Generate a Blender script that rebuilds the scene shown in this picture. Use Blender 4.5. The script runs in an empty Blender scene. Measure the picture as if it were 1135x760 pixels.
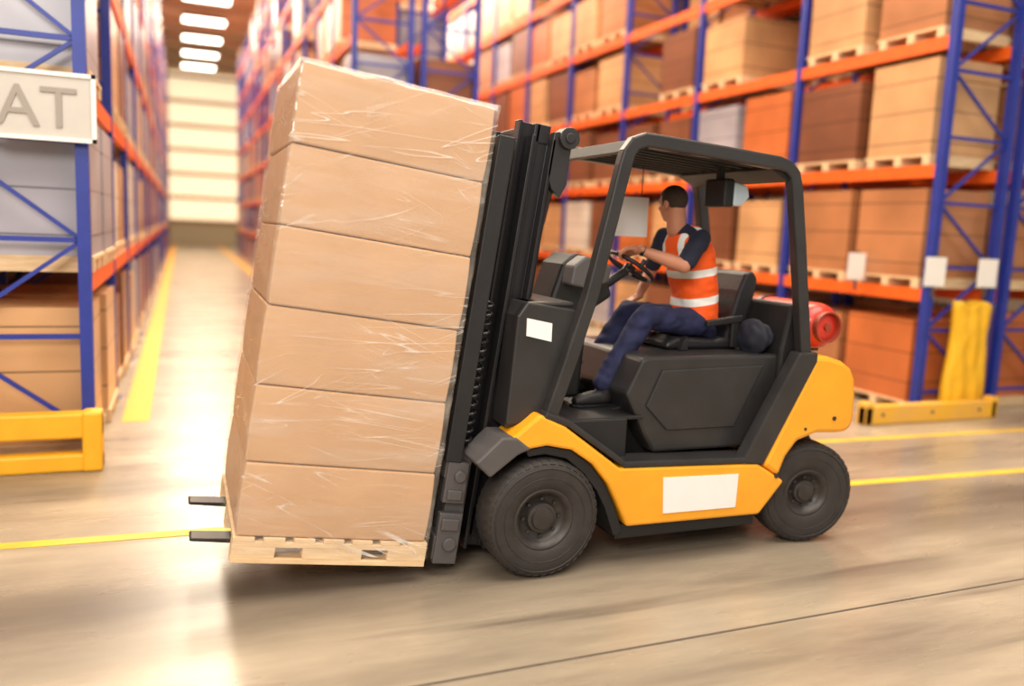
import bpy, bmesh, math, random
from mathutils import Vector, Matrix, noise
random.seed(7)
C=bpy.context; D=bpy.data
scene=C.scene
col=scene.collection
rad=math.radians

# ---------------------------------------------------------------- materials
def newmat(name):
    m=D.materials.new(name); m.use_nodes=True
    nt=m.node_tree
    return m,nt,nt.nodes['Principled BSDF']
def srgb(r,g,b):
    f=lambda c:(c/255/12.92) if c/255<=.04045 else ((c/255+.055)/1.055)**2.4
    return (f(r),f(g),f(b),1)
def mat(name,rgb,rough=.6,metal=0,var=.12,scale=6,bump=0,bscale=60,coat=0,rgb2=None,emis=0,stretch=(1,1,1)):
    m,nt,p=newmat(name)
    c=srgb(*rgb)
    tc=nt.nodes.new('ShaderNodeTexCoord'); mp=nt.nodes.new('ShaderNodeMapping'); mp.inputs['Scale'].default_value=stretch
    nt.links.new(tc.outputs['Object'],mp.inputs[0])
    n=nt.nodes.new('ShaderNodeTexNoise'); n.inputs['Scale'].default_value=scale; n.inputs['Detail'].default_value=4
    nt.links.new(mp.outputs[0],n.inputs['Vector'])
    r=nt.nodes.new('ShaderNodeValToRGB')
    r.color_ramp.elements[0].position=.3; r.color_ramp.elements[1].position=.7
    c2=srgb(*rgb2) if rgb2 else tuple(x*(1-var) for x in c[:3])+(1,)
    r.color_ramp.elements[0].color=c2
    r.color_ramp.elements[1].color=c
    nt.links.new(n.outputs['Fac'],r.inputs[0]); nt.links.new(r.outputs[0],p.inputs['Base Color'])
    p.inputs['Roughness'].default_value=rough; p.inputs['Metallic'].default_value=metal
    p.inputs['Coat Weight'].default_value=coat
    if emis:
        nt.links.new(r.outputs[0],p.inputs['Emission Color']); p.inputs['Emission Strength'].default_value=emis
    if bump:
        n2=nt.nodes.new('ShaderNodeTexNoise'); n2.inputs['Scale'].default_value=bscale
        b=nt.nodes.new('ShaderNodeBump'); b.inputs['Strength'].default_value=bump; b.inputs['Distance'].default_value=.01
        nt.links.new(mp.outputs[0],n2.inputs['Vector'])
        nt.links.new(n2.outputs['Fac'],b.inputs['Height']); nt.links.new(b.outputs[0],p.inputs['Normal'])
    return m

M_yel=mat('forklift_yellow',(248,168,32),.30,var=.16,scale=3,coat=.3)
M_blk=mat('black_frame',(48,46,46),.34,var=.3,scale=5)
M_blk2=mat('dark_interior',(28,27,28),.55,var=.3)
M_mast=mat('mast_steel',(48,46,48),.3,metal=.4,var=.35,scale=8,stretch=(1,1,.2))
M_grey=mat('grey_plastic',(84,80,80),.45)
M_rub=mat('tyre_rubber',(52,47,44),.7,var=.35,scale=9,bump=.2)
M_rim=mat('wheel_rim',(66,61,58),.45,metal=.3,var=.35,scale=14)
M_white=mat('white_plate',(238,236,232),.5,var=.04)
M_seat=mat('seat_vinyl',(28,27,30),.42,bump=.2)
M_red=mat('gas_bottle_red',(214,56,36),.35,var=.2,coat=.2)
M_card=mat('cardboard',(202,158,116),.75,var=.10,scale=3,bump=.1,bscale=120)
M_pine=mat('pallet_pine',(236,206,164),.7,rgb2=(214,178,132),scale=5,stretch=(1,6,6))
M_fork=mat('fork_steel',(60,56,54),.45,metal=.5)
M_lab=mat('label_white',(245,240,232),.6,var=.03)
M_blue=mat('rack_blue',(36,54,150),.45,var=.2)
M_or=mat('rack_orange',(248,104,26),.45,var=.15)
M_guard=mat('guard_yellow',(246,180,30),.5,var=.12)
M_guard2=mat('guard_worn_yellow',(226,172,84),.6,rgb2=(236,178,40),scale=3)
M_lens=mat('lamp_lens',(190,205,215),.2)

def film():
    m,nt,p=newmat('stretch_film')
    out=nt.nodes['Material Output']; N=nt.nodes; L=nt.links
    tc=N.new('ShaderNodeTexCoord')
    def math_(op,a,b=None,clamp=False):
        n=N.new('ShaderNodeMath'); n.operation=op; n.use_clamp=clamp
        for i,s in enumerate((a,b)):
            if s is None: continue
            if isinstance(s,(int,float)): n.inputs[i].default_value=s
            else: L.new(s,n.inputs[i])
        return n.outputs[0]
    def field(rot,st,scale=1,detail=4,dist=.3,off=0):
        mp=N.new('ShaderNodeMapping'); mp.inputs['Rotation'].default_value=(rot*.6,rot,0); mp.inputs['Location'].default_value=(off,off*.7,off*.3)
        vr=N.new('ShaderNodeMapping'); vr.inputs['Scale'].default_value=st
        L.new(tc.outputs['Object'],mp.inputs[0]); L.new(mp.outputs[0],vr.inputs[0])
        n=N.new('ShaderNodeTexNoise'); n.inputs['Scale'].default_value=scale; n.inputs['Detail'].default_value=detail; n.inputs['Distortion'].default_value=dist
        L.new(vr.outputs[0],n.inputs['Vector']); return n.outputs['Fac']
    def rng(s,a,b,c,d):
        n=N.new('ShaderNodeMapRange'); L.new(s,n.inputs[0])
        for i,v in enumerate((a,b,c,d)): n.inputs[i+1].default_value=v
        return n.outputs[0]
    tot=None; hts=None
    for rot,st,wd,amp,off in ((.10,(.7,.7,12),.010,.60,0),(-.34,(.8,.8,11),.009,.70,3.1),(.48,(.9,.9,10),.008,.70,7.7),(-.10,(.6,.6,18),.010,.45,11)):
        f=field(rot,st,1,1.5,.2,off)
        line=rng(math_('ABSOLUTE',math_('SUBTRACT',f,.5)),0,wd,1,0)
        msk=rng(field(0,(1.5,1.5,2.0),1,2,0,off*2+1),.50,.68,0,amp)
        v=math_('MULTIPLY',line,msk)
        tot=v if tot is None else math_('MAXIMUM',tot,v)
        hts=f if hts is None else math_('ADD',hts,f)
    painted_sheen=rng(field(.05,(.8,.8,6),1,4,.3,2),.45,.75,0,.20)  # soft broad sheen of the film, put in as a pale tint
    fac=math_('ADD',math_('ADD',tot,painted_sheen),.07,True)
    bp=N.new('ShaderNodeBump'); bp.inputs['Strength'].default_value=.8; bp.inputs['Distance'].default_value=.010
    L.new(hts,bp.inputs['Height'])
    p.inputs['Base Color'].default_value=(.84,.77,.68,1); p.inputs['Roughness'].default_value=.16; p.inputs['Specular IOR Level'].default_value=.9
    L.new(bp.outputs[0],p.inputs['Normal'])
    tr=N.new('ShaderNodeBsdfTransparent'); gl=N.new('ShaderNodeBsdfGlossy'); gl.inputs['Roughness'].default_value=.13; L.new(bp.outputs[0],gl.inputs['Normal'])
    m1=N.new('ShaderNodeMixShader'); m1.inputs[0].default_value=.07; L.new(tr.outputs[0],m1.inputs[1]); L.new(gl.outputs[0],m1.inputs[2])
    mx=N.new('ShaderNodeMixShader')
    L.new(fac,mx.inputs[0]); L.new(m1.outputs[0],mx.inputs[1]); L.new(p.outputs[0],mx.inputs[2])
    L.new(mx.outputs[0],out.inputs[0])
    return m
M_film=film()

def floor_mat():
    m,nt,p=newmat('polished_concrete')
    tc=nt.nodes.new('ShaderNodeTexCoord')
    mp=nt.nodes.new('ShaderNodeMapping'); mp.inputs['Scale'].default_value=(.16,.8,1)
    nt.links.new(tc.outputs['Object'],mp.inputs[0])
    n=nt.nodes.new('ShaderNodeTexNoise'); n.inputs['Scale'].default_value=1.6; n.inputs['Detail'].default_value=8; n.inputs['Roughness'].default_value=.66
    nt.links.new(mp.outputs[0],n.inputs['Vector'])
    r=nt.nodes.new('ShaderNodeValToRGB')
    r.color_ramp.elements[0].position=.32; r.color_ramp.elements[0].color=srgb(126,114,98)
    r.color_ramp.elements[1].position=.66; r.color_ramp.elements[1].color=srgb(186,170,146)
    nt.links.new(n.outputs['Fac'],r.inputs[0])
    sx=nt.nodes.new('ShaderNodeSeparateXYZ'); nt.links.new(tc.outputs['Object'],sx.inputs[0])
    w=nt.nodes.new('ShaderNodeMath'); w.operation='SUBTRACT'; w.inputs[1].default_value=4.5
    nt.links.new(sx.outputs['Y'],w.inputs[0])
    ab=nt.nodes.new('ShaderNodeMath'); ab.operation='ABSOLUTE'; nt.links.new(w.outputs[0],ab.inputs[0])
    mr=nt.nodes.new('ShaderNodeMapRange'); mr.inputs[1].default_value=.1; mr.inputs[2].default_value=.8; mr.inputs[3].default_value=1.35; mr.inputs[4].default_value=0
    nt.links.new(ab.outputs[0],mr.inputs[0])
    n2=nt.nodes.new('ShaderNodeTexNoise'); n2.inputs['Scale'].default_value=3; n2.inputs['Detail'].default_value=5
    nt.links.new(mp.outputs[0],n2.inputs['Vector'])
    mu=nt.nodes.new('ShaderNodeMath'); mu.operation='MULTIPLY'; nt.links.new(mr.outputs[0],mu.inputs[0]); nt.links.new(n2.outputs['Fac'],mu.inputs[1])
    # rubber scuff streaks: thin, long, along the driving direction
    mp3=nt.nodes.new('ShaderNodeMapping'); mp3.inputs['Scale'].default_value=(.22,3.2,1); mp3.inputs['Rotation'].default_value=(0,0,.05)
    nt.links.new(tc.outputs['Object'],mp3.inputs[0])
    n3=nt.nodes.new('ShaderNodeTexNoise'); n3.inputs['Scale'].default_value=1.3; n3.inputs['Detail'].default_value=3; n3.inputs['Distortion'].default_value=.5
    nt.links.new(mp3.outputs[0],n3.inputs['Vector'])
    m3=nt.nodes.new('ShaderNodeMapRange'); m3.inputs[1].default_value=.56; m3.inputs[2].default_value=.72; m3.inputs[4].default_value=.6
    nt.links.new(n3.outputs['Fac'],m3.inputs[0])
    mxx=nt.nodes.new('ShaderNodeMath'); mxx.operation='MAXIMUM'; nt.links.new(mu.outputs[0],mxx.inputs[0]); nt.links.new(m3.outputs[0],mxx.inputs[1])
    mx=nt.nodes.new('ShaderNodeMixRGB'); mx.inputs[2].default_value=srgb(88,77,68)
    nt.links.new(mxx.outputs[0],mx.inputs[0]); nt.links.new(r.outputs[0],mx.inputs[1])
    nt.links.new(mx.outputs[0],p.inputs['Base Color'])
    rr=nt.nodes.new('ShaderNodeMapRange'); rr.inputs[3].default_value=.14; rr.inputs[4].default_value=.44
    nt.links.new(n2.outputs['Fac'],rr.inputs[0]); nt.links.new(rr.outputs[0],p.inputs['Roughness'])
    return m
M_floor=floor_mat()
M_joint=mat('floor_joint',(96,84,72),.8)
M_line=mat('floor_paint_yellow',(240,194,44),.5,rgb2=(206,172,70),scale=4)
M_stripe=mat('aisle_paint_orange',(255,178,30),.5,var=.1)
M_ceil=mat('ceiling_sheet',(206,186,160),.8)
M_wall=mat('wall_panel',(226,206,176),.8,var=.05)
M_lampe=mat('lamp_diffuser',(255,246,228),.5,var=.01,emis=10)
M_door=mat('translucent_door',(255,232,194),.5,var=.03,emis=.9)

def load_mat(name,rgb,seam=.36,dark=.7):
    m,nt,p=newmat(name)
    tc=nt.nodes.new('ShaderNodeTexCoord'); n=nt.nodes.new('ShaderNodeTexNoise'); n.inputs['Scale'].default_value=1.1
    nt.links.new(tc.outputs['Object'],n.inputs['Vector'])
    r=nt.nodes.new('ShaderNodeValToRGB'); c=srgb(*rgb)
    r.color_ramp.elements[0].position=.35; r.color_ramp.elements[1].position=.65
    r.color_ramp.elements[0].color=tuple(x*dark for x in c[:3])+(1,); r.color_ramp.elements[1].color=c
    nt.links.new(n.outputs['Fac'],r.inputs[0])
    s=nt.nodes.new('ShaderNodeSeparateXYZ'); nt.links.new(tc.outputs['Object'],s.inputs[0])
    d=nt.nodes.new('ShaderNodeMath'); d.operation='PINGPONG'; d.inputs[1].default_value=seam/2; nt.links.new(s.outputs['Z'],d.inputs[0])
    l=nt.nodes.new('ShaderNodeMath'); l.operation='LESS_THAN'; l.inputs[1].default_value=.008; nt.links.new(d.outputs[0],l.inputs[0])
    mx=nt.nodes.new('ShaderNodeMixRGB'); mx.inputs[2].default_value=tuple(x*.35 for x in c[:3])+(1,)
    nt.links.new(l.outputs[0],mx.inputs[0]); nt.links.new(r.outputs[0],mx.inputs[1]); nt.links.new(mx.outputs[0],p.inputs['Base Color'])
    p.inputs['Roughness'].default_value=.3
    return m
LOADM=[load_mat('load_brown',(190,128,84)),load_mat('load_tan',(216,166,116)),load_mat('load_orange',(206,114,60)),
       load_mat('load_grey_wrap',(176,172,180)),load_mat('load_white_wrap',(232,220,204)),load_mat('load_dark_brown',(134,84,58))]

# ---------------------------------------------------------------- mesh builder
class MB:
    def __init__(s): s.v=[];s.f=[];s.m=[]
    def add(s,vs,fs,mi=0):
        o=len(s.v); s.v+= [tuple(v) for v in vs]; s.f+=[tuple(i+o for i in f) for f in fs]; s.m+=[mi]*len(fs)
    def box(s,a,b,mi=0):
        x0,y0,z0=a;x1,y1,z1=b
        s.add([(x0,y0,z0),(x1,y0,z0),(x1,y1,z0),(x0,y1,z0),(x0,y0,z1),(x1,y0,z1),(x1,y1,z1),(x0,y1,z1)],
              [(3,2,1,0),(4,5,6,7),(0,1,5,4),(1,2,6,5),(2,3,7,6),(3,0,4,7)],mi)
    def prism(s,pts,y0,y1,mi=0):
        n=len(pts)
        s.add([(x,y0,z) for x,z in pts]+[(x,y1,z) for x,z in pts],
              [tuple(range(n)),tuple(range(2*n-1,n-1,-1))]+[((i+1)%n,i,n+i,n+(i+1)%n) for i in range(n)],mi)
    def prismz(s,pts,z0,z1,mi=0):
        n=len(pts)
        s.add([(x,y,z0) for x,y in pts]+[(x,y,z1) for x,y in pts],
              [tuple(range(n-1,-1,-1)),tuple(range(n,2*n))]+[(i,(i+1)%n,n+(i+1)%n,n+i) for i in range(n)],mi)
    def strip(s,path,w,y0,y1,mi=0):
        L=[];Rr=[]
        n=len(path)
        for i in range(n):
            a=Vector(path[max(i-1,0)]);b=Vector(path[min(i+1,n-1)])
            t=(b-a).normalized(); nn=Vector((-t.y,t.x)); p=Vector(path[i])
            L.append(p+nn*w/2); Rr.append(p-nn*w/2)
        vs=[]
        for i in range(n):
            vs+=[(L[i].x,y0,L[i].y),(Rr[i].x,y0,Rr[i].y),(Rr[i].x,y1,Rr[i].y),(L[i].x,y1,L[i].y)]
        fs=[]
        for i in range(n-1):
            for k in range(4):
                fs.append((i*4+k,i*4+(k+1)%4,(i+1)*4+(k+1)%4,(i+1)*4+k))
        fs+=[(3,2,1,0),tuple((n-1)*4+k for k in range(4))]
        s.add(vs,fs,mi)
    def tube(s,p0,p1,r0,r1=None,seg=20,mi=0,caps=True):
        p0=Vector(p0);p1=Vector(p1); r1=r0 if r1 is None else r1
        d=(p1-p0).normalized(); a=d.orthogonal().normalized(); b=d.cross(a)
        vs=[]
        for p,r in ((p0,r0),(p1,r1)):
            for i in range(seg):
                t=2*math.pi*i/seg; vs.append(p+a*math.cos(t)*r+b*math.sin(t)*r)
        fs=[(i,(i+1)%seg,seg+(i+1)%seg,seg+i) for i in range(seg)]
        if caps: fs+=[tuple(range(seg-1,-1,-1)),tuple(range(seg,2*seg))]
        s.add(vs,fs,mi)
    def lathe(s,c,prof,seg=48,mi=0,axis='Y'):
        vs=[];n=len(prof)
        for i in range(seg):
            t=2*math.pi*i/seg
            for r,o in prof:
                if axis=='Y': vs.append((c[0]+r*math.cos(t),c[1]+o,c[2]+r*math.sin(t)))
                else: vs.append((c[0]+r*math.cos(t),c[1]+r*math.sin(t),c[2]+o))
        fs=[]
        for i in range(seg):
            j=(i+1)%seg
            for k in range(n-1):
                fs.append((i*n+k,i*n+k+1,j*n+k+1,j*n+k))
        s.add(vs,fs,mi)
    def path(s,pts,r,seg=10,mi=0):
        pts=[Vector(p) for p in pts]; n=len(pts)
        vs=[];prev=None
        for i in range(n):
            t=(pts[min(i+1,n-1)]-pts[max(i-1,0)]).normalized()
            a=t.orthogonal().normalized() if prev is None else (prev-t*prev.dot(t)).normalized()
            prev=a;b=t.cross(a)
            for k in range(seg):
                q=2*math.pi*k/seg; vs.append(pts[i]+a*math.cos(q)*r+b*math.sin(q)*r)
        fs=[(i*seg+k,i*seg+(k+1)%seg,(i+1)*seg+(k+1)%seg,(i+1)*seg+k) for i in range(n-1) for k in range(seg)]
        fs+=[tuple(range(seg-1,-1,-1)),tuple((n-1)*seg+k for k in range(seg))]
        s.add(vs,fs,mi)
    def obj(s,name,mats,parent=None,bevel=0,smooth=False,loc=None,fix=True):
        me=D.meshes.new(name); me.from_pydata(s.v,[],s.f)
        for m in (mats if isinstance(mats,(list,tuple)) else [mats]): me.materials.append(m)
        me.polygons.foreach_set('material_index',s.m)
        if fix:
            bm=bmesh.new(); bm.from_mesh(me); bmesh.ops.recalc_face_normals(bm,faces=bm.faces); bm.to_mesh(me); bm.free()
        if smooth: me.polygons.foreach_set('use_smooth',[True]*len(me.polygons))
        me.update()
        o=D.objects.new(name,me); col.objects.link(o)
        if parent: o.parent=parent
        if loc: o.location=loc
        if bevel:
            b=o.modifiers.new('bevel','BEVEL'); b.width=bevel; b.segments=2; b.limit_method='ANGLE'; b.angle_limit=rad(35)
        if smooth:
            o.modifiers.new('es','EDGE_SPLIT').split_angle=rad(40)
        return o
def empty(name,loc=(0,0,0)):
    e=D.objects.new(name,None); e.location=loc; e.empty_display_size=.2; col.objects.link(e); return e

# ---------------------------------------------------------------- room shell
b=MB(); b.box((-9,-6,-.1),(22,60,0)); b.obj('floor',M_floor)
root=empty('floor_markings')
for nm,pts,m in (
  ('cross_line',[(-8,5.72),(-8,5.82),(21,4.62),(21,4.52)],M_line),
  ('far_line',[(5.6,6.42),(5.6,6.51),(21,6.1),(21,6.01)],M_line),
  ('aisle_left',[(-.55,8.6),(-.3,8.6),(-.3,59),(-.55,59)],M_stripe),
  ('aisle_right',[(2.3,13),(2.55,13),(2.55,59),(2.3,59)],M_stripe)):
    b=MB(); b.prismz(pts,.0005,.004); b.obj(nm,m,root)
root=empty('floor_joints')
b=MB(); b.prismz([(-8,3.13),(-8,3.143),(21,3.613),(21,3.6)],.0005,.003); b.obj('joint_strips',M_joint,root)
b=MB(); b.box((-9,-3,11.6),(22,60,11.7))
for i in range(15):
    y=2+i*4; b.box((-9,y,11.2),(22,y+.25,11.6))
b.obj('ceiling',M_ceil)
b=MB(); b.box((-9,60,0),(22,60.2,11.6)); b.obj('wall_far',M_wall)
b=MB(); b.box((-9.2,-3,0),(-9,60,11.6)); b.obj('wall_left',M_wall)
b=MB(); b.box((22,-3,0),(22.2,60,11.6)); b.obj('wall_right',M_wall)
door=empty('door_1')
b=MB(); b.box((-.7,59.86,1.6),(3.6,59.96,11.2)); b.obj('translucent_panel',M_door,door)
b=MB()
for i in range(7): z=1.6+i*1.55; b.box((-.7,59.76,z-.11),(3.6,59.86,z+.11))
for x in (-.76,3.6): b.box((x,59.72,0),(x+.08,59.9,11.2))
b.obj('door_rails',mat('door_rail',(150,112,72)),door)
b=MB(); b.box((-.7,59.86,0.02),(3.6,59.96,1.54)); b.obj('door_base',mat('door_base',(176,160,130)),door)

lamps=empty('ceiling_lamps'); b=MB(); h=MB()
for X in (1.1,6.6,12.2,-5):
    for i in range(12):
        y=8+i*4.3
        h.box((X-.95,y-.5,10.86),(X+.95,y+.5,11.0)); b.box((X-.9,y-.45,10.82),(X+.9,y+.45,10.859))
        h.box((X-.02,y-.02,11),(X+.02,y+.02,11.6))
h.obj('housings',M_grey,lamps); b.obj('diffusers',M_lampe,lamps)

# ---------------------------------------------------------------- racks
def rack(name,X0,Y0,nb,face,bay=2.45,pitch=1.45,levels=6,depth=1.1,fills=(.98,.98,.97,.92,.8,.65,.45),pal=None,double=True,seed=1,first=None):
    rnd=random.Random(seed)
    e=empty(name); e.location=(0,0,0)
    H=levels*pitch+.9
    st=MB(); ld=MB(); wd=MB()
    rows=[(X0,X0+face*depth)]
    if double: rows.append((X0+face*(depth+.15),X0+face*(2*depth+.15)))
    for (xa,xb) in rows:
        xl,xr=min(xa,xb),max(xa,xb)
        for i in range(nb+1):
            y=Y0+i*(bay+.1)
            for x in (xl,xr-.09):
                st.box((x,y,0),(x+.09,y+.1,H),0); st.box((x-.03,y,0),(x+.12,y+.13,.015),0)
            z=.25;k=0
            while z<H-.9:
                st.box((xl+.05,y+.035,z),(xr-.05,y+.065,z+.04),0)
                za,zb=(z,z+.75); xx=(xl+.06,xr-.06) if k%2 else (xr-.06,xl+.06)
                st.prism([(xx[0],za),(xx[0],za+.04),(xx[1],zb+.04),(xx[1],zb)],y+.035,y+.065,0)
                z+=.75;k+=1
        for i in range(nb):
            ya=Y0+.1+i*(bay+.1); yb=ya+bay
            for L in range(levels+1):
                zb=L*pitch
                if L:
                    for x in (xl+.01,xr-.07):
                        st.box((x,ya,zb-.09),(x+.06,yb,zb+.06),1)
                base=zb+(.062 if L else .005)
                for j in range(2):
                    if rnd.random()>fills[min(L,len(fills)-1)]: continue
                    w=rnd.uniform(1.0,1.14)*min(1,bay/2.45); yc=ya+bay*(.25+.5*j)
                    hh=rnd.uniform(.9,1.14)*min(1,pitch/1.45); c=rnd.choices(range(6),weights=pal or (6,4,3,1,1,4))[0]
                    if first and i==0: c=first[min(L,len(first)-1)]; hh=1.1
                    y0,y1=yc-w/2,yc+w/2; x0,x1=xl-.02+rnd.uniform(0,.05),xr+.02-rnd.uniform(0,.05)
                    wd.box((x0,y0,base+.1),(x1,y1,base+.125))
                    for q in (0,.47,.94):
                        wd.box((x0,y0+q*(w-.1),base),(x1,y0+q*(w-.1)+.1,base+.1))
                    ld.box((x0+.02,y0+.02,base+.126),(x1-.02,y1-.02,base+.126+hh),c)
    st.obj('steel_frame',[M_blue,M_or],e,fix=False)
    ld.obj('palletised_loads',LOADM,e,fix=False)
    wd.obj('load_pallets',M_pine,e,fix=False)
    return e
RR=rack('pallet_rack',8.15,7.25,17,+1,seed=3)
rack('pallet_rack',-.65,7.2,17,-1,seed=5,pal=(3,3,2,4,3,2),first=(1,3,3,2,0,0))
rack('pallet_rack',2.8,15,15,+1,seed=8,pal=(4,4,4,2,2,3),fills=(.95,.9,.85,.7,.45,.3,.2),bay=2.0,pitch=1.3,levels=7)

g=empty('rack_end_guard')
b=MB(); b.box((7.05,6.92,0),(9.1,7.04,.22)); b.box((7.05,6.92,0),(7.17,7.06,.26)); b.box((9.0,6.92,0),(9.12,7.06,.26)); b.obj('kick_rail',M_guard2,g,bevel=.02)
b=MB()
for x in (7.3,8.05,8.8): b.tube((x,6.91,.12),(x,6.925,.12),.02,seg=10)
b.obj('bolts',M_grey,g)
g=empty('rack_end_guard')
b=MB(); b.box((-2.9,6.98,0),(-.58,7.12,.14)); b.box((-2.9,6.98,.26),(-.58,7.12,.46)); b.box((-.72,6.96,0),(-.58,7.14,.47)); b.box((-1.9,6.98,0),(-1.78,7.12,.46)); b.obj('kick_rail',M_guard,g,bevel=.02)
g=empty('yellow_plastic_sack')
bm=bmesh.new(); bmesh.ops.create_cube(bm,size=1)
bmesh.ops.subdivide_edges(bm,edges=bm.edges,cuts=22,use_grid_fill=True)
for v in bm.verts:
    x,y,z=v.co; t=z+.5
    w=.62-.04*t**3+.04*math.sin(t*7); 
    n_=noise.noise(Vector((x*5,y*3,z*6)))
    v.co=Vector((x*w*(1-.15*abs(y*2)**3)+.03*t,y*.165*(1-.25*abs(x*2)**3)+.02*n_*(1 if y<0 else 0)-(.006*math.sin(x*17+z*5) if y<0 else 0),t*1.36+.03*math.sin(x*9)*(t**4)))
me=D.meshes.new('sack'); bm.to_mesh(me); bm.free(); me.materials.append(mat('yellow_plastic',(250,192,40),.35,var=.2,scale=5,bump=.3,bscale=14)); me.polygons.foreach_set('use_smooth',[True]*len(me.polygons))
o=D.objects.new('sack_body',me); col.objects.link(o); o.parent=g; o.location=(8.74,7.145,.003)

for x,y,z in ((8.2,7.23,1.72),(9.05,7.23,1.72),(8.06,8.3,1.72)):
    b=MB(); b.box((x-.16,y-.006,z-.17),(x+.16,y,z+.17)); b.obj('label_sheet',M_lab,RR)
    b=MB(); b.box((x-.02,y,z-.3),(x+.02,y+.02,z+.2)); b.obj('label_bracket',M_grey,RR)
s=empty('aisle_sign')
b=MB(); b.box((-1.32,7.12,2.5),(-.58,7.15,3.0)); b.obj('sign_board',mat('sign_board',(200,194,184),.6,var=.04),s,bevel=.005)
b=MB(); 
for a in ((-1.32,2.5,-.58,2.53),(-1.32,2.97,-.58,3.0),(-1.32,2.5,-1.29,3.0),(-.61,2.5,-.58,3.0)): b.box((a[0],7.105,a[1]),(a[2],7.12,a[3]))
b.obj('sign_frame',M_lab,s)
b=MB()
for x in (-1.2,-.7): b.box((x,7.15,2.55),(x+.03,7.199,2.95))
b.obj('sign_brackets',M_grey,s)
tx=D.curves.new('sign_text','FONT'); tx.body='HAT'; tx.size=.42; tx.extrude=.004; tx.align_x='RIGHT'; tx.materials.append(mat('sign_letters',(158,148,138),.6,var=.03))
to=D.objects.new('sign_lettering',tx); col.objects.link(to); to.rotation_euler=(rad(90),0,0); to.location=(-.70,7.112,2.60); to.parent=s

# ---------------------------------------------------------------- forklift
FL=empty('forklift')
YN,YF=4.17,5.47
YC=(YN+YF)/2
side=[(1.70,.84),(1.87,.975),(2.03,.90),(2.40,.63),(3.40,.59),(3.62,.46),(3.44,.25),(2.47,.26),(2.40,.40),(2.33,.53),(2.22,.66),(2.08,.755),(1.92,.79),(1.80,.775)]
b=MB(); b.prism(side,YN,YN+.26); b.prism(side,YF-.26,YF)
b.obj('side_fenders',M_yel,FL,bevel=.018)
arch=[(1.80,.77),(1.92,.785),(2.08,.75),(2.22,.655),(2.325,.525),(2.39,.40),(2.46,.22),(2.40,.20),(2.33,.38),(2.27,.49),(2.18,.60),(2.06,.70),(1.92,.735),(1.82,.725)]
b=MB(); b.prism(arch,YN+.03,YN+.3); b.prism(arch,YF-.3,YF-.03); b.box((2.42,YN+.05,.17),(3.44,YF-.05,.26))
b.obj('arch_liners',M_blk2,FL,bevel=.006)
ff=[(1.49,.72),(1.64,.855),(1.73,.85),(1.82,.78),(1.74,.75),(1.62,.66),(1.58,.63)]
b=MB(); b.prism(ff,YN-.01,YN+.27); b.prism(ff,YF-.27,YF+.01); b.obj('front_mudguards',M_grey,FL,bevel=.012)
b=MB(); b.box((1.72,4.5,.22),(3.5,5.14,.6)); b.box((3.5,4.5,.3),(4.0,5.14,.8)); b.box((1.86,YN+.12,.6),(2.5,YF-.12,.9)); 
b.box((1.7,4.42,.3),(2.1,5.22,.42))
b.obj('chassis',M_blk2,FL,bevel=.01)
b=MB()
b.strip([(1.90,.97),(2.06,.91),(2.44,.645),(3.36,.615)],.04,YN+.0,YN+.2); b.strip([(1.90,.97),(2.06,.91),(2.44,.645),(3.36,.615)],.04,YF-.2,YF)
b.prism([(3.655,1.30),(3.80,1.30),(3.80,1.24),(3.44,.58),(3.27,.60)],YN-.003,YN+.1); b.prism([(3.655,1.30),(3.80,1.30),(3.80,1.24),(3.44,.58),(3.27,.60)],YF-.1,YF+.003)
b.obj('body_frame',M_blk,FL,bevel=.012)
b=MB(); b.box((2.42,YN+.06,.5),(3.34,YN+.34,.60)); b.box((2.42,YF-.34,.5),(3.34,YF-.06,.60))
for i in range(13):
    for j in range(4):
        x=2.52+i*.062; y=YN+.1+j*.055; s_=.018 if (i+j)%2 else -.018
        b.prismz([(x-.02,y-s_*.6),(x-.014,y-s_*.6-.006),(x+.02,y+s_*.6),(x+.014,y+s_*.6+.006)],.6,.606)
b.obj('tread_step',M_grey,FL)
b=MB(); b.prism([(2.46,.6),(2.50,.9),(2.58,.93),(3.45,.93),(3.32,.6)],YN+.34,YF-.34); b.obj('inner_wall',M_blk2,FL,bevel=.01)
b=MB(); b.box((1.9,YN+.14,.885),(2.62,YF-.14,.905)); b.obj('floor_mat',M_blk2,FL,bevel=.004)
b=MB(); b.prism([(2.56,.93),(2.50,1.04),(2.60,1.25),(2.66,1.265),(3.66,1.265),(3.66,1.1),(3.44,.66),(2.72,.66),(2.64,.78)],YN+.16,YF-.16)
b.obj('engine_hood',M_blk,FL,bevel=.02)
b=MB(); hp_=[(2.64,.96),(2.74,1.18),(3.50,1.2),(3.30,.80),(2.80,.80)]
b.prism(hp_,YN+.146,YN+.162); b.prism(hp_,YF-.162,YF-.146); b.obj('hood_side_panels',M_blk,FL,bevel=.008)
b=MB(); b.prism([(3.60,.7),(3.6,1.3),(3.66,1.60),(3.72,1.60),(3.80,1.28),(3.80,.7)],YN+.12,YF-.12); b.obj('rear_bulkhead',M_blk2,FL,bevel=.02)
cw=[(1.70,.90),(1.745,1.52),(1.80,1.60),(2.10,1.56),(2.14,1.50),(1.98,.90)]
b=MB(); b.prism([(1.70,.88),(1.745,1.52),(1.80,1.60),(1.88,1.60),(1.82,.88)],YN+.12,YF-.12); b.prism(cw,YN+.1,YN+.16); b.prism(cw,YF-.16,YF-.1)
b.box((1.8,YN+.12,1.57),(2.1,YF-.12,1.6))
b.obj('front_cowl',M_blk,FL,bevel=.012)
b=MB(); b.prism([(1.80,1.51),(1.955,1.48),(1.955,1.375),(1.80,1.41)],YN+.092,YN+.101); b.obj('cowl_decal',M_white,FL)
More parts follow.
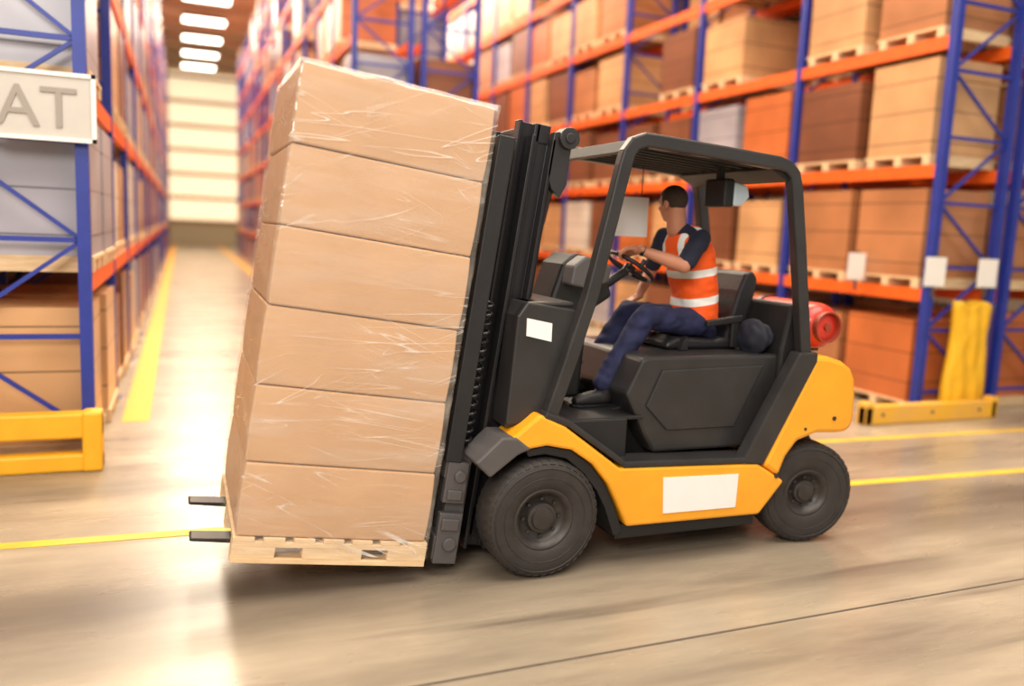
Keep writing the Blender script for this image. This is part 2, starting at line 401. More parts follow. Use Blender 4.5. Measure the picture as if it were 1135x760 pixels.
cwt=[(3.79,1.275),(3.90,1.27),(4.02,1.235),(4.09,1.19),(4.13,1.12),(4.15,1.0),(4.155,.86),(4.14,.79),(4.09,.76),(4.03,.755),(3.86,.765),(3.70,.72),(3.62,.62),(3.57,.49),(3.44,.575)]
b=MB(); b.prism(cwt,YN,YF); b.obj('counterweight',M_yel,FL,bevel=.03)
b=MB(); b.prism([(3.5,.74),(4.0,.76),(4.12,.6),(4.1,.28),(3.5,.28)],YN+.3,YF-.3); b.obj('counterweight_core',M_blk2,FL,bevel=.02)
b=MB()
for x,z in ((3.55,.50),(3.98,.86)): b.tube((x,YN-.008,z),(x,YN+.01,z),.014,seg=12)
b.tube((3.75,YN-.006,.80),(3.75,YN+.01,.80),.01,seg=12)
b.obj('body_bolts',M_blk,FL)
b=MB(); b.prism([(2.70,.55),(3.25,.535),(3.245,.32),(2.715,.325)],YN-.006,YN+.002); b.obj('side_placard',M_white,FL)
gp=[(1.945,.93),(2.06,1.28),(2.17,1.64),(2.27,2.08),(2.335,2.38),(2.355,2.455),(2.395,2.51),(2.46,2.535),(2.55,2.53),(3.0,2.50),(3.40,2.47),(3.475,2.45),(3.525,2.405),(3.55,2.33),(3.62,1.95),(3.74,1.25)]
b=MB()
for y in (YN+.03,YF-.13-.12):
    b.strip(gp,.082,y,y+.075)
b.obj('overhead_guard_posts',M_blk,FL,bevel=.012)
b=MB()
ya,yb=YN+.06,YF-.2
b.prism([(2.37,2.47),(2.41,2.54),(2.52,2.545),(2.52,2.50),(2.44,2.47)],ya,yb)
b.prism([(3.36,2.43),(3.36,2.485),(3.46,2.475),(3.52,2.41),(3.50,2.36)],ya,yb)
n=9
for i in range(n):
    y=ya+.08+(yb-ya-.16)*i/(n-1)
    b.prism([(2.48,2.515),(3.40,2.445),(3.40,2.485),(2.48,2.545)],y-.012,y+.012)
b.prism([(2.5,2.548),(3.42,2.487),(3.42,2.499),(2.5,2.56)],ya,yb)
b.obj('overhead_guard_roof',M_blk2,FL,bevel=.004)
b=MB(); b.box((3.22,4.5,2.20),(3.30,4.72,2.38)); b.box((3.24,4.58,2.36),(3.28,4.64,2.48)); b.obj('work_lamp_housing',M_blk2,FL,bevel=.015)
b=MB(); b.prism([(3.30,2.21),(3.36,2.21),(3.42,2.27),(3.40,2.34),(3.30,2.36)],4.5,4.60); b.obj('work_lamp_lens',M_lens,FL,bevel=.01)
b=MB(); pts=[]
for i in range(11):
    x=2.80+i*.026; pts.append((x,5.17+.02*math.sin(i*.45)))
pts+= [(x,y+.006) for x,y in reversed(pts)]
b.prismz(pts,1.985,2.26); b.obj('hanging_job_sheet',M_lab,FL)
b=MB()
for x in (2.84,3.02): b.tube((x,5.185,2.25),(x,5.185,2.50),.004,seg=6)
b.obj('job_sheet_cords',M_blk,FL)
b=MB()
b.prism([(2.92,1.27),(2.92,1.31),(3.0,1.345),(3.30,1.33),(3.46,1.35),(3.52,1.30),(3.48,1.27)],4.58,5.06)
b.prism([(3.38,1.32),(3.50,1.30),(3.60,1.62),(3.62,1.74),(3.58,1.79),(3.52,1.78),(3.47,1.66)],4.60,5.04)
b.obj('seat',M_seat,FL,bevel=.035)
b=MB(); b.prism([(3.2,1.42),(3.48,1.45),(3.48,1.50),(3.2,1.46)],4.545,4.585); b.box((3.4,4.55,1.28),(3.46,4.58,1.46)); b.box((2.96,4.6,1.262),(3.48,5.04,1.28))
b.obj('seat_frame',M_blk2,FL,bevel=.01)
b=MB(); b.prism([(3.0,1.27),(3.02,1.33),(3.05,1.36),(3.06,1.27)],4.54,4.58); b.obj('seat_buckle',M_mast,FL)
bm=bmesh.new(); bmesh.ops.create_icosphere(bm,subdivisions=4,radius=1)
for v in bm.verts:
    k=1+.12*noise.noise(v.co*2.2)+.05*math.sin(v.co.x*9+v.co.y*4)
    v.co=Vector((v.co.x*.09*k,v.co.y*.14*k,max(v.co.z,-.85)*.115*k*(1-.25*v.co.x)))
me=D.meshes.new('bag'); bm.to_mesh(me); bm.free(); me.materials.append(mat('dark_blue_bag',(24,26,40),.8)); me.polygons.foreach_set('use_smooth',[True]*len(me.polygons))
o=D.objects.new('jacket_bundle',me); col.objects.link(o); o.parent=FL; o.location=(3.53,4.48,1.365)
b=MB(); b.prism([(2.12,1.56),(2.20,1.80),(2.28,1.87),(2.42,1.84),(2.52,1.72),(2.56,1.60),(2.40,1.50),(2.36,.95),(2.2,.95)],4.68,5.02); b.obj('steering_console',M_blk2,FL,bevel=.025)
b=MB(); b.prism([(2.18,1.68),(2.20,1.80),(2.28,1.86),(2.46,1.80),(2.44,1.70),(2.30,1.66)],4.52,4.66); b.obj('dash_display',M_grey,FL,bevel=.015)
b=MB(); b.tube((2.46,4.85,1.58),(2.74,4.85,1.76),.03); 
sw_c=Vector((2.77,4.85,1.785)); nrm=Vector((.54,0,.84)).normalized(); ax=Vector((.84,0,-.54)); ay=Vector((0,1,0))
ring=[sw_c+ax*math.cos(t)*.17+ay*math.sin(t)*.17 for t in [2*math.pi*i/40 for i in range(41)]]
b.path(ring,.014,12)
for t in (0,2.1,4.2): b.path([sw_c-nrm*.02,sw_c+ax*math.cos(t)*.165+ay*math.sin(t)*.165],.011,8)
b.tube(sw_c-nrm*.04,sw_c+nrm*.01,.04)
b.tube(sw_c+ax*-.02-ay*.165,sw_c+ax*-.02-ay*.165+nrm*.05,.016)
b.obj('steering_wheel',M_seat,FL,smooth=True)
b=MB()
for i in range(3):
    y=5.06+i*.05; b.path([(2.50,y,1.30),(2.55,y,1.45),(2.62,y,1.58),(2.66,y,1.64)],.006,8); b.tube((2.65,y,1.63),(2.675,y,1.675),.014)
b.obj('control_levers',M_seat,FL)
b=MB()
prof=[(0,0),(.06,.004),(.11,.02),(.145,.055),(.155,.10),(.155,.70),(.145,.75),(.11,.785),(.06,.80),(0,.80)]
b.lathe((4.02,4.36,1.44),prof,40,0)
b.obj('gas_bottle',M_red,FL,smooth=True)
b=MB(); b.lathe((4.02,4.335,1.44),[(.095,.0),(.105,0),(.105,.05),(.095,.05),(.095,0)],30); b.tube((4.02,4.34,1.44),(4.02,4.37,1.44),.025)
b.obj('gas_valve_collar',mat('bottle_collar',(150,60,40),.5),FL)
b=MB()
for y in (4.55,4.95):
    b.lathe((4.02,y,1.44),[(.156,0),(.164,0),(.164,.04),(.156,.04)],40)
    b.box((3.9,y,1.25),(4.14,y+.04,1.31))
b.obj('bottle_straps',M_blk,FL)
def wheel(name,cx,cy,cz,R_,W,rim,rot=0):
    e=D.objects.new(name,None); col.objects.link(e); e.parent=FL; e.location=(cx,cy,cz); e.rotation_euler=(0,0,rot)
    t=MB(); h=W/2
    prof=[(rim,-h*.80),(rim+.012,-h*.90),(rim+.05,-h*.98),(R_*.80,-h),(R_*.90,-h*.95),(R_*.965,-h*.84),(R_*.99,-h*.66),(R_,-h*.3),(R_,h*.3),(R_*.99,h*.66),(R_*.965,h*.84),(R_*.90,h*.95),(R_*.8,h),(rim+.05,h*.98),(rim+.012,h*.9),(rim,h*.8)]
    t.lathe((0,0,0),prof,72)
    for i in range(40):
        a=2*math.pi*i/40
        for sgn in (-1,1):
            def P(r,y,da=0):
                return (r*math.cos(a+da),y,r*math.sin(a+da))
            d=.09
            vs=[P(R_*.945,sgn*h*.93),P(R_*.945,sgn*h*.93,d),P(R_*.995,sgn*h*.74),P(R_*.995,sgn*h*.74,d),P(R_*1.005,sgn*h*.12,.06),P(R_*1.005,sgn*h*.12,.06+d),P(R_*.93,sgn*h*.12,.06),P(R_*.93,sgn*h*.12,.06+d),P(R_*.9,sgn*h*.8),P(R_*.9,sgn*h*.8,d)]
            t.add(vs,[(0,1,3,2),(2,3,5,4),(4,5,7,6),(0,2,4,6,8),(1,9,7,5,3),(0,8,9,1)])
    for rr in (R_*.70,R_*.86):
        t.lathe((0,0,0),[(rr,-h*.96),(rr+.004,-h*1.015),(rr+.008,-h*.96)],72)
    t.obj('tyre',M_rub,e,smooth=True)
    r=MB()
    for sg in (-1,1):
        r.lathe((0,0,0),[(rim+.004,sg*h*.78),(rim+.012,sg*h*.86),(rim,sg*h*.90),(rim-.015,sg*h*.84),(rim-.03,sg*h*.60),(rim-.05,sg*h*.42),(rim*.55,sg*h*.38),(rim*.50,sg*h*.62),(rim*.40,sg*h*.66),(rim*.36,sg*h*.78),(rim*.1,sg*h*.82),(0,sg*h*.82)],48)
        for i in range(8):
            a=2*math.pi*i/8; rr=rim*.64
            r.tube((rr*math.cos(a),sg*h*.38,rr*math.sin(a)),(rr*math.cos(a),sg*h*.52,rr*math.sin(a)),.011,seg=6)
    r.lathe((0,0,0),[(rim+.003,-h*.8),(rim+.003,h*.8)],48)
    r.obj('rim',M_rim,e,smooth=True)
wheel('front_wheel_near',1.925,YN+.11,.354,.352,.24,.175)
wheel('front_wheel_far',1.925,YF-.11,.354,.352,.24,.175)
wheel('rear_wheel_near',3.875,YN+.15,.344,.342,.22,.15,rot=rad(-9))
wheel('rear_wheel_far',3.875,YF-.15,.344,.342,.22,.15,rot=rad(-9))

TA=rad(7.7)
MS=D.objects.new('mast_assembly',None); col.objects.link(MS); MS.parent=FL; MS.location=(1.255,0,.097); MS.rotation_euler=(0,TA,0)
ML=YC
def Cch(b,x0,x1,y0,y1,z0,z1,t,open_near):
    if open_near: pts=[(x0,y0),(x0+t,y0),(x0+t,y1-t),(x1-t,y1-t),(x1-t,y0),(x1,y0),(x1,y1),(x0,y1)]
    else: pts=[(x0,y1),(x0+t,y1),(x0+t,y0+t),(x1-t,y0+t),(x1-t,y1),(x1,y1),(x1,y0),(x0,y0)]
    b.prismz(pts,z0,z1)
b=MB()
for mrr in (0,1):
    f=(lambda y:y) if not mrr else (lambda y:2*ML-y)
    def cc(x0,x1,ya,yb,z0,z1,t,on):
        a,c=f(ya),f(yb)
        Cch(b,x0,x1,min(a,c),max(a,c),z0,z1,t,on if not mrr else not on)
    cc(.27,.42,4.44,4.53,.06,2.50,.022,True)
    cc(.20,.335,4.50,4.57,.08,2.575,.02,True)
    a,c=f(4.53),f(4.60); b.box((.30,min(a,c),.08),(.36,max(a,c),2.52))
for z,zz in ((2.47,2.575),(1.35,1.43),(.12,.3)):
    b.box((.30,4.5,z),(.40,2*ML-4.5,zz))
b.obj('mast_rails',M_mast,MS,bevel=.004)
b=MB()
for y in (4.56,2*ML-4.56):
    b.tube((.455,y,.12),(.455,y,1.55),.038); 
b.obj('lift_cylinders',M_blk,MS)
b=MB()
for y in (4.56,2*ML-4.56): b.tube((.455,y,1.55),(.455,y,2.48),.024)
b.obj('lift_rods',M_mast,MS)
b=MB()
for y in (4.46,2*ML-4.46):
    b.tube((.49,y-.05,2.52),(.49,y+.06,2.52),.062,seg=24); b.tube((.49,y-.06,2.52),(.49,y-.05,2.52),.03,seg=16)
    b.prism([(.40,2.30),(.40,2.54),(.47,2.56),(.52,2.48),(.53,2.26),(.50,2.18),(.44,2.22)],y-.02,y+.04)
b.obj('mast_head_sheaves',M_blk,MS,bevel=.006)
b=MB()
for y in (4.68,2*ML-4.68):
    for i in range(60): b.box((.25,y-.012,.5+i*.034),(.275,y+.012,.526+i*.034))
for y in (4.46,4.49):
    b.path([(.17,y,.3+i*.08) for i in range(28)],.010,8)
pts=[]
for i in range(150):
    a=i*.7; pts.append((.165+.03*math.cos(a),4.42+.028*math.sin(a),.68+i*.0058))
b.path(pts,.009,6)
b.obj('chains_and_hoses',M_seat,MS)
b=MB()
for z0,z1 in ((.02,.16),(.50,.62)): b.box((.052,4.36,z0),(.105,2*ML-4.36,z1))
b.box((.10,4.40,.02),(.22,4.46,.66)); b.box((.10,2*ML-4.46,.02),(.22,2*ML-4.40,.66))
b.box((.06,4.345,.0),(.20,4.40,.30)); b.box((.06,4.345,.36),(.19,4.40,.60))
b.box((.10,4.55,.05),(.2,2*ML-4.55,.6))
b.tube((.14,4.325,.52),(.14,4.36,.52),.035,seg=20); b.tube((.14,4.325,.12),(.14,4.36,.12),.04,seg=20)
b.box((.075,4.33,.2),(.18,4.345,.27)); b.box((.08,4.33,.38),(.17,4.345,.44))
b.obj('fork_carriage',M_grey,MS,bevel=.008)
b=MB()
for y in (4.34,2*ML-4.39): b.box((.04,y,.60),(.135,y+.05,2.44))
for y in (4.50,4.66,4.82,4.98,5.12): b.box((.055,y-.014,.6),(.085,y+.014,2.4))
for z in (.62,1.2,1.8,2.39): b.box((.05,4.36,z),(.11,2*ML-4.36,z+.05))
b.obj('load_backrest',M_blk2,MS,bevel=.006)
b=MB()
for y in (4.53,5.13):
    w=.06
    b.prism([(-1.25,.052),(-1.24,.062),(-.6,.078),(.005,.08),(.005,.60),(.05,.60),(.05,.06),(.02,.034),(-.02,.032),(-.6,.036),(-1.24,.044)],y-w,y+w)
b.obj('forks',M_fork,MS,bevel=.004)
b=MB(); b.tube((2.2,4.62,.78),(1.95,4.62,.84),.04); b.tube((1.95,4.62,.84),(1.74,4.62,.9),.022); b.obj('tilt_cylinder',M_blk,FL)

# ---------------------------------------------------------------- palletised load on the forks
LD=empty('wrapped_pallet_load',(1.255,0,.097)); LD.rotation_euler=(0,TA,0)
y0,y1=4.30,5.44; x0,x1=-1.05,-.003
b=MB()
for i in range(7):
    xa=x0+i*(x1-x0-.11)/6; b.box((xa,y0,.116),(xa+.11,y1,.138))
for y in (y0,(y0+y1)/2-.05,y1-.10):
    b.box((x0,y,.088),(x1,y+.10,.1155))
    for xa,ww in ((x0,.22),((x0+x1)/2-.16,.32),(x1-.22,.22)): b.box((xa,y,.0285),(xa+ww,y+.10,.0875))
    b.box((x0,y,0),(x1,y+.10,.028))
b.obj('wooden_pallet',M_pine,LD,bevel=.002)
hts=[.395,.405,.41,.405,.41,.405]; z=.139
for i,hh in enumerate(hts):
    ox=random.uniform(-.006,.006); oy=random.uniform(-.004,.006)
    bm=bmesh.new(); bmesh.ops.create_cube(bm,size=1)
    bmesh.ops.subdivide_edges(bm,edges=bm.edges,cuts=8,use_grid_fill=True)
    W=(x1-x0-.03); Dp=(y1-y0-.03)
    for v in bm.verts:
        x,y,zz=v.co
        bul=1+.012*(1-4*zz*zz)
        v.co=Vector((x*W*bul,y*Dp*bul,zz*(hh-.006)))
    me=D.meshes.new('carton'); bm.to_mesh(me); bm.free(); me.materials.append(M_card)
    o=D.objects.new('carton_%d'%(i+1),me); col.objects.link(o); o.parent=LD; o.location=((x0+x1)/2+ox,(y0+y1)/2+oy,z+hh/2)
    o.rotation_euler=(0,0,random.uniform(-.006,.006))
    bv=o.modifiers.new('bevel','BEVEL'); bv.width=.010; bv.segments=3; bv.limit_method='ANGLE'; bv.angle_limit=rad(40)
    z+=hh
ztop=z
bm=bmesh.new()
bmesh.ops.create_cube(bm,size=1); bmesh.ops.subdivide_edges(bm,edges=bm.edges,cuts=60,use_grid_fill=True)
for v in bm.verts:
    x,y,zz=v.co
    W=(x1-x0)+.006;Dp=(y1-y0)+.006;Hh=ztop-.05+.004
    p=Vector((x*W,y*Dp,zz*Hh))
    n1=noise.noise(Vector((p.x*3,p.y*3,p.z*12+p.x*3)))+.3*noise.noise(Vector((p.x*9+p.z*5,p.y*9,p.z*22)))
    k=.005*abs(n1)+.001
    if abs(x)>.499: p.x+=math.copysign(k,x)
    if abs(y)>.499: p.y+=math.copysign(k,y)
    if zz>.499: p.z+=k*1.5
    if zz<-.49: p.x*=1.006
    v.co=p
dele=[f for f in bm.faces if f.normal.z<-.9]
bmesh.ops.delete(bm,geom=dele,context='FACES')
me=D.meshes.new('film'); bm.to_mesh(me); bm.free(); me.materials.append(M_film); me.polygons.foreach_set('use_smooth',[True]*len(me.polygons))
o=D.objects.new('stretch_film_wrap',me); col.objects.link(o); o.parent=LD; o.location=((x0+x1)/2,(y0+y1)/2,(ztop+.05)/2+.002)

# ---------------------------------------------------------------- driver
DR=empty('forklift_driver')
def cap(b,p0,p1,r0,r1,seg=16,rings=5):
    p0=Vector(p0);p1=Vector(p1);d=(p1-p0);L=d.length;d.normalize();a=d.orthogonal().normalized();c=d.cross(a)
    prof=[]
    for i in range(rings+1):
        t=-math.pi/2+ (math.pi/2)*i/rings; prof.append((math.cos(t)*r0, math.sin(t)*r0))
    for i in range(rings+1):
        t=(math.pi/2)*i/rings; prof.append((math.cos(t)*r1, L+math.sin(t)*r1))
    vs=[]
    for r,o in prof:
        r=max(r,1e-4)
        for k in range(seg):
            q=2*math.pi*k/seg; vs.append(p0+d*o+a*math.cos(q)*r+c*math.sin(q)*r)
    n=len(prof)
    fs=[(i*seg+k,i*seg+(k+1)%seg,(i+1)*seg+(k+1)%seg,(i+1)*seg+k) for i in range(n-1) for k in range(seg)]
    fs+=[tuple(range(seg-1,-1,-1)),tuple((n-1)*seg+k for k in range(seg))]
    b.add(vs,fs)
def ell(b,c,ax,r):
    c=Vector(c); bm=bmesh.new(); bmesh.ops.create_icosphere(bm,subdivisions=3,radius=1)
    vs=[c+ax[0]*v.co.x*r[0]+ax[1]*v.co.y*r[1]+ax[2]*v.co.z*r[2] for v in bm.verts]
    fs=[tuple(v.index for v in f.verts) for f in bm.faces]; bm.free(); b.add(vs,fs)
def loft(b,rings,seg=28):
    vs=[]
    for c,A,B in rings:
        for k in range(seg):
            q=2*math.pi*k/seg; ca,sa=math.cos(q),math.sin(q)
            ca=math.copysign(abs(ca)**.85,ca); sa=math.copysign(abs(sa)**.85,sa)
            vs.append(Vector(c)+Vector(A)*ca+Vector(B)*sa)
    n=len(rings)
    fs=[(i*seg+k,i*seg+(k+1)%seg,(i+1)*seg+(k+1)%seg,(i+1)*seg+k) for i in range(n-1) for k in range(seg)]
    fs+=[tuple(range(seg-1,-1,-1)),tuple((n-1)*seg+k for k in range(seg))]
    b.add(vs,fs)
def voxel(b,name,m,vs,parent,smooth=6,fold=0):
    o=b.obj(name+'_src',m,None)
    r=o.modifiers.new('rm','REMESH'); r.mode='VOXEL'; r.voxel_size=vs; r.use_smooth_shade=True
    s=o.modifiers.new('sm','SMOOTH'); s.factor=.5; s.iterations=smooth
    dg=C.evaluated_depsgraph_get(); me=D.meshes.new_from_object(o.evaluated_get(dg)); me.name=name
    D.objects.remove(o)
    if fold:
        for v in me.vertices:
            p=v.co; k=noise.noise(Vector((p.x*9,p.y*9,p.z*14)))+.6*noise.noise(Vector((p.x*20,p.y*18,p.z*26)))
            v.co=p+v.normal*k*fold
    me.materials.clear(); me.materials.append(m)
    me.polygons.foreach_set('use_smooth',[True]*len(me.polygons))
    q=D.objects.new(name,me); col.objects.link(q); q.parent=parent; return q
M_navy=mat('navy_trousers',(32,36,74),.85,var=.35,scale=9,bump=.15)
M_shirt=mat('navy_shirt',(28,30,50),.85,var=.3,scale=10)
M_skin=mat('skin',(190,128,98),.5,var=.08,scale=12)
M_hair=mat('short_dark_hair',(66,48,38),.85,var=.4,scale=90,bump=.5,bscale=200)
M_boot=mat('work_boot',(40,37,37),.6,var=.3,scale=12)

pel=Vector((3.29,4.83,1.43)); 
hn=Vector((3.25,4.74,1.42)); kn=Vector((2.80,4.665,1.475)); an=Vector((2.50,4.62,1.06))
hf=Vector((3.25,4.92,1.42)); kf=Vector((2.86,5.00,1.475)); af=Vector((2.58,5.02,1.06))
b=MB()
for h_,k_,a_ in ((hn,kn,an),(hf,kf,af)):
    cap(b,h_,k_,.100,.080); cap(b,k_,k_.lerp(a_,.4),.080,.080); cap(b,k_.lerp(a_,.4),a_+Vector((0,0,.0)),.080,.070)
Yv=Vector((0,1,0)); 
loft(b,[(pel+Vector((.03,0,-.10)),Vector((.11,0,0)),Yv*.15),(pel,Vector((.13,0,0)),Yv*.175),(pel+Vector((0,0,.1)),Vector((.115,0,0)),Yv*.16)])
voxel(b,'trousers',M_navy,.012,DR,4,.014)
def T(t,fa,fb):
    P=[Vector((3.285,4.83,1.44)),Vector((3.275,4.83,1.62)),Vector((3.225,4.83,1.83)),Vector((3.165,4.83,1.99)),Vector((3.115,4.835,2.065))]
    i=min(int(t),3); p=P[i].lerp(P[i+1],t-i); d=(P[i+1]-P[i]).normalized(); A=Yv.cross(d).normalized()
    return (p,A*fa,Yv*fb)
b=MB()
loft(b,[T(0,.115,.155),T(.6,.115,.158),T(1,.118,.160),T(1.6,.126,.172),T(2.2,.126,.188),T(2.8,.110,.196),T(3.3,.088,.165),T(3.75,.066,.105),T(4,.055,.075)])
shn=Vector((3.155,4.630,1.985)); shf=Vector((3.125,5.025,1.99))
eln=Vector((2.985,4.540,1.815)); elf=Vector((3.08,5.12,1.72))
cap(b,shn,shn.lerp(eln,.85),.070,.060); cap(b,shf,shf.lerp(elf,.7),.070,.060)
cap(b,(3.12,4.83,2.03),(3.10,4.835,2.07),.064,.058)
voxel(b,'shirt',M_shirt,.011,DR,5,.006)
def vest_mat():
    m,nt,p=newmat('hi_vis_vest')
    tc=nt.nodes.new('ShaderNodeTexCoord'); s=nt.nodes.new('ShaderNodeSeparateXYZ'); nt.links.new(tc.outputs['Object'],s.inputs[0])
    def rng(sock,lo,hi):
        a=nt.nodes.new('ShaderNodeMath'); a.operation='GREATER_THAN'; a.inputs[1].default_value=lo; nt.links.new(sock,a.inputs[0])
        c=nt.nodes.new('ShaderNodeMath'); c.operation='LESS_THAN'; c.inputs[1].default_value=hi; nt.links.new(sock,c.inputs[0])
        d=nt.nodes.new('ShaderNodeMath'); d.operation='MULTIPLY'; nt.links.new(a.outputs[0],d.inputs[0]); nt.links.new(c.outputs[0],d.inputs[1]); return d.outputs[0]
    def mx(a,c):
        d=nt.nodes.new('ShaderNodeMath'); d.operation='MAXIMUM'; nt.links.new(a,d.inputs[0]); nt.links.new(c,d.inputs[1]); return d.outputs[0]
    def mulx(a,c):
        d=nt.nodes.new('ShaderNodeMath'); d.operation='MULTIPLY'; nt.links.new(a,d.inputs[0]); nt.links.new(c,d.inputs[1]); return d.outputs[0]
    t=nt.nodes.new('ShaderNodeMath'); t.operation='MULTIPLY_ADD'; t.inputs[1].default_value=-.18; nt.links.new(s.outputs['X'],t.inputs[0]); nt.links.new(s.outputs['Z'],t.inputs[2])
    h=t.outputs[0]
    st=mx(rng(h,.965,1.018),rng(h,1.16,1.212))
    up=nt.nodes.new('ShaderNodeMath'); up.operation='GREATER_THAN'; up.inputs[1].default_value=1.19; nt.links.new(h,up.inputs[0])
    v=mulx(mx(rng(s.outputs['Y'],4.70,4.75),rng(s.outputs['Y'],4.91,4.96)),up.outputs[0])
    fac=mx(st,v)
    c=nt.nodes.new('ShaderNodeMixRGB'); c.inputs[1].default_value=srgb(250,92,18); c.inputs[2].default_value=srgb(232,232,226)
    nt.links.new(fac,c.inputs[0]); nt.links.new(c.outputs[0],p.inputs['Base Color']); p.inputs['Roughness'].default_value=.7
    return m
b=MB()
e_=.016
loft(b,[T(.0,.125+e_,.168+e_),T(.6,.120+e_,.163+e_),T(1,.120+e_,.162+e_),T(1.6,.128+e_,.174+e_),T(2.2,.128+e_,.184+e_),T(2.8,.112+e_,.180+e_),T(3.3,.092+e_,.145+e_),T(3.75,.070,.100)])
voxel(b,'hi_vis_vest',vest_mat(),.010,DR,4,.010)
wn=Vector((2.72,4.66,1.905)); wf=Vector((2.955,5.04,1.575))
b=MB(); cap(b,shn.lerp(eln,.7),eln,.048,.047); cap(b,eln,eln.lerp(wn,.35),.045,.046); cap(b,eln.lerp(wn,.35),wn,.046,.029); voxel(b,'left_forearm',M_skin,.008,DR,4)
b=MB(); cap(b,shf.lerp(elf,.6),elf,.046,.045); cap(b,elf,wf,.045,.028); voxel(b,'right_forearm',M_skin,.008,DR,4)
b=MB(); d=(wn-eln).normalized(); b.tube(wn-d*.035,wn-d*.012,.034,.033,seg=24); b.obj('wrist_watch',M_seat,DR,bevel=.003)
def hand(name,w,d,n,thumb_side,curl,L=1.0):
    d=Vector(d).normalized(); n=Vector(n); n=(n-d*n.dot(d)).normalized(); s=d.cross(n).normalized()*thumb_side
    w=Vector(w); b=MB()
    cap(b,w-d*.02,w+d*.02,.027,.026)
    for k,(o,l) in enumerate(((.033,.078),(.011,.086),(-.011,.080),(-.032,.064))):
        base=w+d*.09+s*o-d*(.004*abs(k-1))
        cap(b,w+d*.01+s*o*.5,base,.0155,.0125)
        ang=0;p=base
        for q,(fr,ra) in enumerate(((.45,.0105),(.32,.0095),(.23,.0085))):
            ang+=curl[q]; dd=d*math.cos(ang)+n*math.sin(ang)+s*o*.6
            p2=p+dd.normalized()*l*fr*L; cap(b,p,p2,ra,ra-.001,12,4); p=p2
    t0=w+d*.025+s*.026; t1=t0+(d*.6+s*.62+n*.35).normalized()*.042; t2=t1+(d*.75+s*.15+n*.6).normalized()*.034; t3=t2+(d*.7-s*.05+n*.7).normalized()*.026
    cap(b,w+d*.03,t0,.020,.018); cap(b,t0,t1,.0165,.0125,12,4); cap(b,t1,t2,.012,.0105,12,4); cap(b,t2,t3,.0105,.009,12,4)
    voxel(b,name,M_skin,.0036,DR,2)
rimp=sw_c+ax*-.135+ay*-.10
hand('left_hand',wn,(rimp+nrm*.03-wn),-nrm,1,(.5,.95,.8))
hand('right_hand',wf,(-.75,-.10,-.36),(-.2,-.1,-1),-1,(.2,.4,.3))
b=MB()
for a_ in (an,af):
    fl=.912
    cap(b,a_+Vector((0,0,.0)),Vector((a_.x+.005,a_.y,fl+.06)),.058,.054)
    loft(b,[((a_.x+.05,a_.y,fl+.045),Vector((0,0,.04)),Yv*.03),((a_.x+.02,a_.y,fl+.05),Vector((0,0,.045)),Yv*.042),((a_.x-.08,a_.y,fl+.048),Vector((0,0,.045)),Yv*.048),((a_.x-.16,a_.y,fl+.038),Vector((0,0,.036)),Yv*.05),((a_.x-.21,a_.y,fl+.028),Vector((0,0,.024)),Yv*.036)])
voxel(b,'boots',M_boot,.008,DR,4)
b=MB()
for a_ in (an,af):
    pts=[(a_.x+.06,a_.y-.03),(a_.x+.06,a_.y+.03),(a_.x-.08,a_.y+.05),(a_.x-.18,a_.y+.05),(a_.x-.225,a_.y+.02),(a_.x-.225,a_.y-.02),(a_.x-.18,a_.y-.05),(a_.x-.08,a_.y-.05)]
    b.prismz(pts,.906,.924)
b.obj('boot_soles',M_seat,DR,bevel=.004)
hc=Vector((3.065,4.845,2.21)); fw=Vector((-.30,.94,-.08)).normalized(); up=Vector((-.06,.04,1)); up=(up-fw*up.dot(fw)).normalized(); sd=up.cross(fw)
def hp(f_,s_,u_): return hc+fw*f_+sd*s_+up*u_
b=MB(); A=(fw,sd,up)
ell(b,hp(-.005,0,.03),A,(.098,.079,.090)); ell(b,hp(.025,0,-.03),A,(.070,.063,.087)); ell(b,hp(.055,0,-.085),A,(.03,.032,.026))
cap(b,hp(.088,0,.022),hp(.112,0,-.018),.009,.014); ell(b,hp(.098,0,-.022),A,(.014,.019,.010))
ell(b,hp(.078,0,-.052),A,(.02,.026,.006)); ell(b,hp(.076,0,-.064),A,(.019,.022,.007))
for sg in (-1,1):
    ell(b,hp(-.008,sg*.083,-.005),A,(.019,.010,.032)); ell(b,hp(.075,sg*.03,.030),A,(.018,.028,.010)); ell(b,hp(.06,sg*.045,-.02),A,(.025,.02,.02))
cap(b,hp(-.025,0,-.03),Vector((3.10,4.835,2.05)),.062,.068)
voxel(b,'head',M_skin,.006,DR,3)
b=MB()
for sg in (-1,1): ell(b,hp(.080,sg*.030,.008),A,(.012,.013,.010))
b.obj('eyes',mat('eye_white',(230,225,220),.3),DR,smooth=True)
b=MB()
for sg in (-1,1): ell(b,hp(.0905,sg*.030,.008),A,(.003,.006,.006))
b.obj('irises',mat('eye_dark',(40,26,18),.3),DR,smooth=True)
bm=bmesh.new(); bmesh.ops.create_icosphere(bm,subdivisions=5,radius=1)
for v in bm.verts:
    v.co=Vector((v.co.x*.102-.008,v.co.y*.082,v.co.z*.094+.033))
def hcut(c):
    if c.x>.03 and c.z<.06+(c.x-.03)*.4: return True
    return c.z<-.002-max(0,-c.x-.0)*.55
dele=[f for f in bm.faces if hcut(f.calc_center_median())]
bmesh.ops.delete(bm,geom=dele,context='FACES')
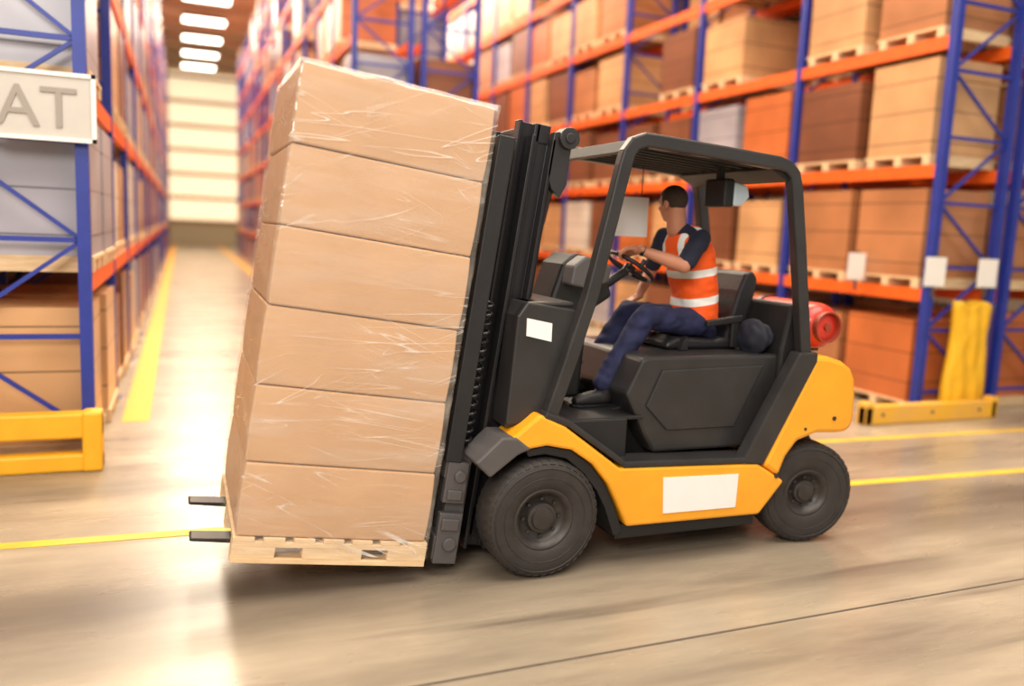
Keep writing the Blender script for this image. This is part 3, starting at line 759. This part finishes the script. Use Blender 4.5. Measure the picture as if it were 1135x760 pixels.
for v in bm.verts: v.co=hc+fw*v.co.x+sd*v.co.y+up*v.co.z
me=D.meshes.new('hair'); bm.to_mesh(me); bm.free(); me.materials.append(M_hair); me.polygons.foreach_set('use_smooth',[True]*len(me.polygons))
o=D.objects.new('hair',me); col.objects.link(o); o.parent=DR
so=o.modifiers.new('s','SOLIDIFY'); so.thickness=.008; so.offset=-1

# ---------------------------------------------------------------- lights
def area(name,loc,sx,sy,power,colr,rot=(0,0,0)):
    l=D.lights.new(name,'AREA'); l.shape='RECTANGLE'; l.size=sx; l.size_y=sy; l.energy=power; l.color=colr
    o=D.objects.new(name,l); col.objects.link(o); o.location=loc; o.rotation_euler=rot; return o
area('high_bay_light',(3,1.5,9.5),10,6,1350,(1,.93,.83))
area('high_bay_light',(.9,28,10.7),2.6,40,4200,(1,.86,.66))
area('high_bay_light',(6.4,28,10.7),2.6,40,4400,(1,.85,.66))
area('front_fill_light',(-3.5,-3,6),5,2.5,700,(1,.95,.88),(rad(58),0,rad(-28)))  # unseen fill lamp added behind the camera, lights near side and film glints
w=D.worlds.new('world'); scene.world=w; w.use_nodes=True
w.node_tree.nodes['Background'].inputs[0].default_value=(1,.92,.83,1); w.node_tree.nodes['Background'].inputs[1].default_value=.58

# ---------------------------------------------------------------- camera
psi=rad(21.9);th=rad(7.8);ro=rad(2.5)
F=Vector((math.sin(psi)*math.cos(th),math.cos(psi)*math.cos(th),-math.sin(th)))
R=Vector((math.cos(psi),-math.sin(psi),0));U=R.cross(F)
R2=R*math.cos(ro)+U*math.sin(ro); U2=U*math.cos(ro)-R*math.sin(ro)
cam=D.cameras.new('camera'); co=D.objects.new('camera',cam); col.objects.link(co)
m=Matrix((R2,U2,-F)).transposed().to_4x4(); m.translation=Vector((0,0,2.0)); co.matrix_world=m
cam.sensor_width=36; cam.lens=36*920/1135; cam.clip_end=200
cam.dof.use_dof=True; cam.dof.focus_distance=4.75; cam.dof.aperture_fstop=.5
scene.camera=co
scene.view_settings.view_transform='Standard'
